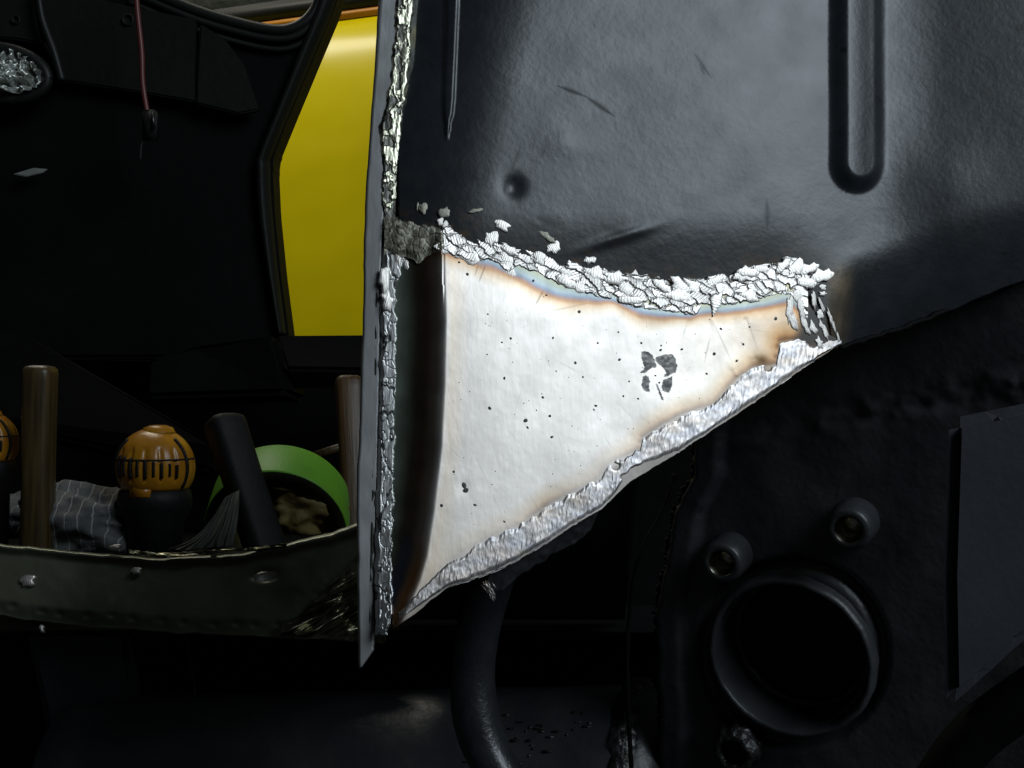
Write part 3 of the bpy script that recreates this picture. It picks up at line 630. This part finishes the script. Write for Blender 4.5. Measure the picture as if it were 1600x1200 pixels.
# ================================================================== rear valance, left
PL4 = Plane(P(300, 960, .93), (.05, -.93, .30))
v_top = itp([(-60, 846), (0, 850), (120, 862), (250, 872), (380, 866), (450, 850), (520, 832), (600, 800), (610, 798)])
v_bot = itp([(-60, 952), (0, 960), (130, 978), (300, 988), (450, 994), (560, 1002), (660, 1004)])
xs = np.linspace(-420, 604, 360); T = np.linspace(0, 1, 90)
X = np.broadcast_to(xs, (90, 360)); Tt = np.broadcast_to(T[:, None], X.shape)
tpv = v_top(xs)+2*fbm(xs/25, xs*0, 201, 3); bv = v_bot(xs)+3*fbm(xs/20, xs*0, 202, 3)
Y = tpv+T[:, None]*(bv-tpv)
hv = .004*fbm(X/140, Y/70, 203, 2)+.0004*fbm(X/25, Y/20, 204, 2)
hv = hv+.006*np.exp(-((Tt-.05)/.05)**2)-.006*sstep(.78, 1, Tt)                        # rolled upper lip
for k in range(14):                                                                    # spot-weld dimples along the foot
    x0 = 20+k*38+rng.normal(0, 6); y0 = float(v_bot(x0))-17+rng.normal(0, 2); hv = hv-.0022*np.exp(-(((X-x0)/8)**2+((Y-y0)/5)**2))
tear = sstep(430, 560, X+.6*(Y-930))*sstep(.25, .6, Tt)
hv = hv+tear*(.006*np.abs(fbm(X/40+.8*Y/40, Y/22-X/60, 205, 2)))
hole = ((X-415)/19)**2+((Y-899+.12*(X-415))/8.5)**2
cm = (hole[:-1, :-1]+hole[1:, 1:])/2 > 1
hv = hv-.002*np.exp(-np.clip(hole-1, 0, None))
val = link('rear_valance', grid_mesh('rear_valance', PL4.at(X, Y, hv), skirt=-PL4.n*.004, mask=cm), M['olive'], body)
val['label'] = 'olive-black sheet metal ledge with an oval hole in front of the tools'
# torn bright metal beside the patch edge
xs = np.linspace(440, 600, 170); T = np.linspace(0, 1, 120); X = np.broadcast_to(xs, (120, 170))
ya = np.interp(xs, [440, 500, 560, 600], [985, 935, 868, 850])+9*fbm(xs/14, xs*0, 211, 3); yb = np.interp(xs, [440, 480, 600], [994, 1000, 1006])+5*fbm(xs/9, xs*0, 212, 3)
Y = ya+T[:, None]*(yb-ya)
w_ = np.abs(fbm((X*.6+Y)/16, (Y*.6-X)/70, 213, 2))
ht = .004+.012*w_*edgeprof(np.broadcast_to(T[:, None], X.shape))+.0006*fbm((X*.6+Y)/6, (Y*.6-X)/25, 214, 2)
o = link('torn_metal', grid_mesh('torn_metal', PL4.at(X, Y, ht), skirt=-PL4.n*.002), M['torn'], val); o['label'] = 'crumpled shiny torn metal beside the sheet edge'
# bright bent strip on the upper lip
def strip(name, pa, pb, nn, wob, m, parent):
    a = crom(pa, nn); b = crom(pb, nn); T = np.linspace(0, 1, 10)[:, None, None]
    g = a[None]*(1-T)+b[None]*T; k = np.arange(nn)[None, :]
    g = g + PL4.n*(wob*(fbm(k/5.0+0*T[..., 0], T[..., 0]*3+0*k, 221, 3)))[..., None]
    return link(name, grid_mesh(name, g, skirt=-PL4.n*.002), m, parent)
strip('lip_strip', [PL4.at(x, y, .008) for x, y in [(205, 862), (240, 866), (290, 866), (340, 862), (400, 858), (450, 852)]], [PL4.at(x, y, .009) for x, y in [(205, 868), (240, 874), (290, 873), (340, 868), (400, 864), (450, 858)]], 90, .004, M['torn'], val)
for (x, y, rx, ry) in [(46, 908, 13, 9), (68, 983, 4, 6), (182, 856, 10, 3), (215, 893, 9, 5), (335, 868, 5, 3)]:
    me = NUG[2]; o = bpy.data.objects.new('weld_blob', me); COL.objects.link(o); o.parent = val; o.matrix_world = PL4.frame(x, y, .003, .2, rx*.44e-3, ry*.44e-3, .002)

# sill, post and floor of the boot behind the valance
FZ = 1.0-.168
def slab(name, x0, x1, y0, y1, z0, z1, m, parent, rz=0):
    o = link(name, box_mesh(name, x1-x0, y1-y0, z1-z0, .003), m, parent); o.location = ((x0+x1)/2, (y0+y1)/2, (z0+z1)/2); o.rotation_euler.z = rz; return o
slab('boot_floor', -1.5, .60, .938, 1.62, FZ-.006, FZ, M['black'], body)
ex = np.linspace(612, 1010, 40); fr = PL1.at(ex, low_edge(ex)-8, -.010); bk = fr.copy(); bk[:, 1] = .95; bk[:, 2] = FZ+.004; bk[:, 0] = fr[:, 0]*1.35
tv = np.linspace(0, 1, 12)[:, None, None]
link('light_block_sheet', grid_mesh('light_block_sheet', fr[None]*(1-tv)+bk[None]*tv, skirt=np.array([0, 0, .002])), M['black'], body)  # black sheet added to stop the ceiling lamp reaching below the patch
# post and dark sheets below the valance
vs = [P(x, y, d) for x, y, d in [(30, 965, .97), (200, 965, .97), (230, 1300, 1.0), (95, 1300, 1.0), (62, 1100, .98)]]
link('lower_post', sheet_mesh('lower_post', vs, .02, .006), M['blueplate'], body)
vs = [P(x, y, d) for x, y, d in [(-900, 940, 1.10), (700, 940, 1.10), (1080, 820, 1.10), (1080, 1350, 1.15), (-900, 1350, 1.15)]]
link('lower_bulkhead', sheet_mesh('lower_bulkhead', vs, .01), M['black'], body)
link('brake_line', tube_mesh('brake_line', crom([P(290, 985, 1.02), P(298, 1040, 1.02), P(309, 1110, 1.02)], 20), .0012, 8), M['frame'], body)

# interior: bulkhead with the pillar, trim strips
def poly(name, pts, thick, m, parent, bev=.002):
    return link(name, sheet_mesh(name, [P(x, y, d) for x, y, d in pts], thick, bev), m, parent)
D0 = 1.45
cor = [(-700, -60), (180, -60), (215, -20), (300, 8), (380, 31), (425, 40), (455, 36), (478, 22), (492, 0), (505, -60), (545, -60), (522, 12), (490, 88), (460, 160), (428, 238), (425, 262), (428, 330), (438, 430), (450, 522), (455, 560), (-700, 560)]
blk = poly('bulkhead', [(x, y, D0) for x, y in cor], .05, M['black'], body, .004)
# paler return of the pillar along the opening
strip2 = [(541, -60), (518, 14), (486, 90), (456, 162), (424, 240), (421, 264), (424, 330), (434, 430), (446, 522)]
pa = crom([P(x, y, D0-.004) for x, y in strip2], 80); pb = crom([P(x-np.interp(y, [-60, 230, 300, 520], [26, 20, 22, 12]), y, D0-.012) for x, y in strip2], 80)
T = np.linspace(0, 1, 8)[:, None, None]; g = pa[None]*(1-T)+pb[None]*T
g[..., 1] -= .006*np.sin(np.pi*T[..., 0])
link('pillar_flange', grid_mesh('pillar_flange', g, skirt=np.array([0, .012, 0])), M['inner'], blk)
# rounded frame of the further window, two ridges
for off, r_ in ((0, .006), (14, .004), (30, .003)):
    link('window_seal', tube_mesh('window_seal', crom([P(x, y+off, D0-.006) for x, y in [(200, -28), (300, 14), (380, 38), (430, 47), (462, 42), (486, 24), (500, -4), (512, -60)]], 60), r_, 12), M['trim'], blk)
poly('inner_trim', [(x, y, D0-.02) for x, y in [(40, -60), (78, -60), (168, 2), (305, 30), (308, 160), (240, 148), (98, 126), (60, 60)]], .012, M['inner'], blk)
poly('inner_trim', [(x, y, D0-.024) for x, y in [(312, 36), (350, 60), (380, 100), (404, 172), (372, 178), (306, 162), (308, 100)]], .012, M['inner'], blk)
poly('inner_trim', [(x, y, D0-.02) for x, y in [(-120, -60), (30, -60), (58, 0), (92, 126), (70, 70), (30, 62), (-120, 50)]], .012, M['inner'], blk)
link('trim_seam', tube_mesh('trim_seam', crom([P(x, y, D0-.036) for x, y in [(58, -20), (66, 30), (84, 80), (97, 126)]], 20), .004, 10), M['trim'], blk)
for (x, y, r_) in ((200, 31, 7), (25, 31, 5)):
    o = link('trim_hole', lathe_mesh('trim_hole', [(r_*.68e-3*1.3, 0), (r_*.68e-3*1.2, .002), (r_*.68e-3, .0015), (r_*.68e-3*.9, -.006), (1e-7, -.006)], 20), M['rubber'], blk)
    o.location = P(x, y, D0-.022); o.rotation_euler = (R(90), 0, 0)
# oval opening with crumpled foil in it
vx = np.linspace(-60, 72, 90); vy = np.linspace(76, 150, 60); X, Y = np.meshgrid(vx, vy)
e = np.clip(((X-0)/72)**2+((Y-114-.12*X)/38)**2, 0, None); mk_ = (e[:-1, :-1]+e[1:, 1:])/2 < 1
g = np.stack([np.broadcast_to(P(0, 0, 1)[0], X.shape)]*3, -1)*0
for i in range(60):
    for j in range(90): g[i, j] = P(X[i, j], Y[i, j], D0-.03)
crk = np.abs(fbm(X/22, Y/18, 231, 4)); g[..., 1] -= .045*crk
o = link('crumpled_foil', grid_mesh('crumpled_foil', g, mask=mk_), M['foil'], blk)
link('opening_rim', tube_mesh('opening_rim', [P(74*math.cos(a), 114+.12*74*math.cos(a)+40*math.sin(a), D0-.035) for a in np.linspace(0, 2*math.pi, 60)], .006, 10, False), M['trim'], blk)
# lower interior masses
poly('parcel_shelf', [(-120, 500, 1.35), (40, 520, 1.35), (330, 690, 1.22), (330, 735, 1.22), (-120, 640, 1.3)],   .02, M['shelf'], body, .004)['label'] = 'dark sloping shelf behind the tools'
poly('inner_box', [(230, 560, 1.38), (300, 540, 1.36), (428, 522, 1.34), (452, 616, 1.33), (225, 622, 1.36)], .05, M['black'], body, .006)
poly('window_sill', [(428, 521, 1.37), (900, 517, 1.37), (900, 584, 1.33), (446, 576, 1.33)], .03, M['shelf'], body, .004)
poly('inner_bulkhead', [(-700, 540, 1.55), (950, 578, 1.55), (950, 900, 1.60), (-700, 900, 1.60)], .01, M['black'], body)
poly('latch', [(20, 272, 1.43), (52, 262, 1.43), (74, 264, 1.43), (66, 270, 1.43), (40, 276, 1.43)], .004, M['foil'], blk, .0008)

# ================================================================== things lying in the boot
def oriented(o, base, top):
    """stand a z-up mesh (origin at its base) from base towards top"""
    d = Vector(top)-Vector(base); o.location = base; o.rotation_mode = 'QUATERNION'; o.rotation_quaternion = d.to_track_quat('Z', 'Y')
def handle_mesh(name, w, dp, ln, flat=.8, swell=.12, dome=.006):
    bm = bmesh.new(); rings = []; seg = 20; N = 26
    for i in range(N+4):
        z = ln*i/N if i <= N else ln+dome*(1-(1-(i-N)/3.2)**2)
        k = (1-swell*math.sin(math.pi*min(z/ln, 1))) * (1 if i <= N else math.sqrt(max(.02, 1-((i-N)/3.2)**2)))
        rg_ = []
        for j in range(seg):
            a = j*2*math.pi/seg; cx, sy = math.cos(a), math.sin(a)
            sx = math.copysign(abs(cx)**flat, cx); sy = math.copysign(abs(sy)**flat, sy)
            rg_.append(bm.verts.new((sx*w/2*k, sy*dp/2*k, z)))
        rings.append(rg_)
    for a, b in zip(rings, rings[1:]):
        for j in range(seg): bm.faces.new((a[j], a[(j+1) % seg], b[(j+1) % seg], b[j]))
    bm.faces.new(rings[-1]); bm.faces.new(rings[0][::-1])
    me = bpy.data.meshes.new(name); bm.to_mesh(me); bm.free(); smooth(me); return me
def hammer(px_b, px_t, py_t, depth, width_px, m, label, flat=.75, lean=0):
    t = P(px_t, py_t, depth+lean); kpx = .75*depth/1600
    b = np.array([P(px_b, 860, depth)[0], depth, FZ+.030])
    ln = float(np.linalg.norm(t-b)); wd = width_px*kpx
    root = empty('hammer', None, label, 'hammer', 'hammers standing on their heads')
    o = link('handle', handle_mesh('handle', wd, wd*.8, ln, flat, .06), m, root); oriented(o, b, t)
    hd = link('head', box_mesh('head', .085, .028, .03, .005), M['hammer'], root); hd.location = (b[0], b[1], FZ+.0152); hd.rotation_euler.z = R(75)
    return root
hammer(58, 63, 583, 1.04, 60, M['wood'], 'upright brown wooden hammer handle at the left, beside the grey cloth', .55)
hammer(560, 545, 600, 1.10, 46, M['wood2'], 'leaning reddish wooden hammer handle half hidden behind the grey sheet edge', .55, .06)
hammer(425, 352, 664, 1.02, 66, M['rubber'], 'black rubber hammer handle leaning left in front of the green tape', .6, .05)

def grip(px, py, depth, rpx, label, tilt=(0, 0), zlow=None):
    kpx = .75*depth/1600; r = rpx*kpx
    c0 = P(px, py, depth)
    root = empty('round_grip', None, label, 'tool grip', 'orange and black round grips')
    prof = [(1e-7, r*1.0)]+[(r*math.sin(a), r*math.cos(a)) for a in np.linspace(.12, 2.15, 26)]+[(r*.78, -r*.56)]
    def lob(j, f):
        g = (math.cos(f*2*math.pi*16)+1)/2; z = prof[j][1]/r
        return 1-.06*(g**6)*(1 if -.3 < z < .5 else 0)
    cap = link('cap', lathe_mesh('cap', prof, 128, lob), M['amber'], root)
    low = [(r*.70, -r*.5), (r*.88, -r*.58), (r*.93, -r*.8), (r*.9, -r*1.05), (r*.72, -r*1.4), (r*.6, -(c0[2]-FZ)+.002), (1e-7, -(c0[2]-FZ)+.002)]
    hd = link('body', lathe_mesh('body', low, 48), M['rubber'], root)
    rib = link('crown_band', lathe_mesh('crown_band', [(r*.985, r*.245), (r*1.0, r*.23), (r*.99, r*.205)], 64), M['rubber'], root)
    vtab = link('front_tab', box_mesh('front_tab', r*.62, r*.2, r*.5, r*.09), M['amber'], root)
    for o in (cap, hd, rib): o.location = c0
    vtab.location = c0+np.array([-.1*r, -.78*r, -.56*r]); vtab.rotation_euler = (R(-20), 0, 0)
    crest = link('crest', lathe_mesh('crest', [(1e-7, r*1.07), (r*.2, r*1.06), (r*.36, r*1.0), (r*.42, r*.88)], 32), M['amber'], root); crest.location = c0+np.array([.10*r, -.05*r, 0])
    for k in range(9):                                       # dark slots round the front
        a_ = -2.35+k*.2; pth = [c0+r*1.0*np.array([math.cos(a_)*math.cos(e_), math.sin(a_)*math.cos(e_), math.sin(e_)]) for e_ in np.linspace(-.22+.05*(k % 2), .34-.03*k, 9)]
        link('slot', tube_mesh('slot', pth, r*.038, 8), M['rubber'], root)
    for a_ in (-2.62, -.42):
        pth = [c0+r*1.0*np.array([math.cos(a_+.25*e_*e_*(1 if a_ > -1 else -1)*-1)*math.cos(e_), math.sin(a_+.25*e_*e_*(1 if a_ > -1 else -1)*-1)*math.cos(e_), math.sin(e_)]) for e_ in np.linspace(-.5, .8, 16)]
        link('groove', tube_mesh('groove', pth, r*.05, 8), M['rubber'], root)
    return root
grip(242, 730, 1.06, 62, 'orange and black ribbed round grip between the grey cloth and the black handle')
grip(-22, 692, 1.06, 50, 'orange round grip cut off by the left picture edge')

# roll of green tape leaning back
t = empty('tape_roll', None, 'roll of bright green masking tape behind the black hammer handle', 'tape')
rr = .057; wd = .042
ring = link('tape', lathe_mesh('tape', [(rr*.80, wd), (rr*.995, wd), (rr, wd-.001), (rr, .001), (rr*.995, 0), (rr*.80, 0), (rr*.80, wd)], 96), M['green'], t)
side = link('side_face', lathe_mesh('side_face', [(rr*.985, wd+.0006), (rr*.74, wd+.0006), (rr*.74, -.0006), (rr*.80, -.0006)], 96), M['core'], t)
mt_ = Matrix.Translation(Vector(P(441, 790, 1.12))) @ (Vector((.03, -.86, -.42)).to_track_quat('Z', 'Y').to_matrix().to_4x4())
for o in (ring, side): o.matrix_world = mt_

def blob(name, px, py, depth, rx, ry, rz_, m, seed, label, cat, fold_=.15, lines=False):
    bm = bmesh.new(); bmesh.ops.create_icosphere(bm, subdivisions=5, radius=1)
    c0 = P(px, py, depth); c0[2] = max(c0[2], FZ+rz_*.7)
    co = np.array([v.co[:] for v in bm.verts])
    n = fbm(co[:, 0]*1.6+seed, co[:, 2]*2.2+co[:, 1]*1.5, seed, 4)+.5*np.abs(fbm(co[:, 0]*3.3-co[:, 2], co[:, 1]*2.5, seed+3, 3))
    k = 1+fold_*n*2
    for v, kk, q_ in zip(bm.verts, k, co):
        p = q_*kk; z = p[2] if p[2] > -.6 else -.6-(.08*(p[2]+.6))*-1
        v.co = Vector((c0[0]+p[0]*rx, c0[1]+p[1]*ry, c0[2]+z*rz_))
    me = bpy.data.meshes.new(name); bm.to_mesh(me); bm.free(); smooth(me)
    return tag(link(name, me, m), label, cat)
blob('work_cloth', 140, 818, 1.08, .050, .04, .030, M['cloth'], 3, 'crumpled grey cloth with thin pale lines beside the wooden handle', 'cloth', .2)
blob('work_cloth', 10, 812, 1.14, .035, .04, .022, M['cloth'], 9, 'small grey rag behind the leftmost wooden handle', 'cloth', .2)
blob('work_glove', 465, 800, 1.10, .036, .03, .026, M['tan'], 5, 'tan leather glove lying inside the green tape roll', 'glove', .22)
# hazy plastic bag fanned over the edge
A_ = crom([P(375, 765, 1.02), P(372, 790, 1.0), P(368, 825, .985), P(362, 852, .98)], 40); B_ = crom([P(352, 778, 1.02), P(330, 812, 1.0), P(300, 842, .985), P(262, 858, .98)], 40)
T = np.linspace(0, 1, 50)[:, None, None]; g = A_[None]*(1-T)+B_[None]*T
kk = np.broadcast_to(T[..., 0], (50, 40)); ii = np.broadcast_to(np.arange(40)[None, :], (50, 40))
g[..., 1] -= .010*np.sin(kk*34+fbm(kk*5, ii/20, 241, 2)*4)*.3+.012*np.sin(np.pi*kk)
o = link('plastic_bag', grid_mesh('plastic_bag', g, skirt=np.array([0, .0015, 0])), M['plastic']); tag(o, 'hazy plastic bag fanned out over the ledge beside the black handle', 'bag')
st = empty('wooden_stick', None, 'thin wooden stick behind the green tape', 'stick')
o = link('shaft', tube_mesh('shaft', [P(488, 713, 1.2), P(545, 695, 1.22), P(600, 680, 1.24)], .004, 10), M['wood'], st)

# red wire with its connector
wr = empty('hanging_wire', None, 'dull red wire hanging with a dark connector at its end', 'wire')
link('wire', tube_mesh('wire', crom([P(210, -60, 1.36), P(214, 10, 1.36), P(221, 80, 1.36), P(223, 130, 1.36), P(230, 176, 1.36)], 40), .0028, 10), M['wire'], wr)
cn = link('connector', box_mesh('connector', .014, .012, .030, .002), M['rubber'], wr); cn.location = P(235, 196, 1.36)
link('terminal', tube_mesh('terminal', [P(238, 175, 1.35), P(241, 202, 1.35)], .0015, 8), M['hammer'], wr)
link('tail', tube_mesh('tail', crom([P(229, 210, 1.36), P(221, 225, 1.36), P(219, 250, 1.36)], 12), .0015, 8), M['rubber'], wr)

# ================================================================== cylinder under the floor
ax = empty('steel_cylinder', None, 'dark horizontal steel cylinder with a crusted weld ring at the bottom', 'cylinder')
q5 = .75*.86/1600; a0 = P(112, 1235, 1.0); a1 = P(1050, 1235, .88)
dirv = (a1-a0)/np.linalg.norm(a1-a0); Lc = float(np.linalg.norm(a1-a0)); rc_ = .067
prof = [(1e-7, -.002), (rc_*.55, -.001), (rc_*.9, .004), (rc_*1.0, .012)]+[(rc_*(1+.004*math.sin(k)), .012+(Lc-.03)*k/20) for k in range(1, 21)]+[(rc_*.97, Lc-.008), (rc_*.80, Lc+.006), (rc_*.5, Lc+.012), (1e-7, Lc+.013)]
o = link('shell', lathe_mesh('shell', prof, 64), M['axle'], ax); oriented(o, a0, a0+dirv)
r5 = np.random.default_rng(5); jj = [1+.02*r5.normal() for _ in range(64)]
o = link('weld_ring', lathe_mesh('weld_ring', [(rc_*.98, Lc-.030), (rc_*1.035, Lc-.026), (rc_*1.05, Lc-.020), (rc_*1.03, Lc-.013), (rc_*.97, Lc-.010)], 64, lambda j, f: jj[int(round(f*64)) % 64]), M['crust'], ax); oriented(o, a0, a0+dirv)
bm = bmesh.new()
for k in range(45):
    f = rng.uniform(.72, .90); an = rng.uniform(.5, 1.1)
    c5 = a0+dirv*Lc*f; up = np.array([0, 0, 1.0]); sd = np.cross(dirv, up)
    p5 = c5+rc_*1.0*(up*math.cos(an)+sd*math.sin(an))*1.0
    bmesh.ops.create_icosphere(bm, subdivisions=1, radius=1, matrix=Matrix.Translation(Vector(p5)) @ Matrix.Diagonal((rng.uniform(.001, .005), rng.uniform(.001, .003), rng.uniform(.0004, .0010), 1)))
me = bpy.data.meshes.new('weld_drips'); bm.to_mesh(me); bm.free(); smooth(me); o = link('weld_drips', me, M['crust'], ax); o['kind'] = 'stuff'

# ================================================================== yellow car beyond
yc = empty('yellow_car', None, 'glossy yellow car side seen through the window opening', 'car')
prof = [(.00, -1.0), (-.015, -.6), (-.03, -.2), (-.025, .10), (-.010, .30), (-.002, .38), (.008, .46), (.024, .53), (.048, .575), (.075, .598), (.085, .604)]
pc = crom([(0, a, b) for a, b in prof], 70)
xv = np.linspace(-.9, .9, 30)
g = np.zeros((70, 30, 3)); g[..., 0] = xv[None, :]; g[..., 1] = pc[:, 1][:, None]; g[..., 2] = pc[:, 2][:, None]
YC = P(500, 600, 2.4)+np.array([0, 0, .058])
def yplace(o): o.location = YC; o.rotation_euler.z = R(-25)
o = link('body_side', grid_mesh('body_side', g[:, ::-1], skirt=np.array([0, .02, 0])), M['yellow'], yc); yplace(o)
def ybar(name, z0, z1, y0, y1, m):
    o = link(name, box_mesh(name, 1.8, y1-y0, z1-z0, .004), m, yc)
    o.location = YC+Matrix.Rotation(R(-25), 3, 'Z') @ Vector((0, (y0+y1)/2, (z0+z1)/2)); o.rotation_euler.z = R(-25)
ybar('reflection_strip', .602, .618, .07, .12, M['orange'])  # solid bar standing in for the reflection along the groove
ybar('window_trim', .618, .650, .065, .13, M['trim'])
ybar('window_glass', .650, .95, .11, .116, M['wall'])
wl = link('workshop_wall', box_mesh('workshop_wall', 7, .1, 4, .01), M['wall']); wl.location = (-.5, 4.2, 1.2); wl['kind'] = 'structure'
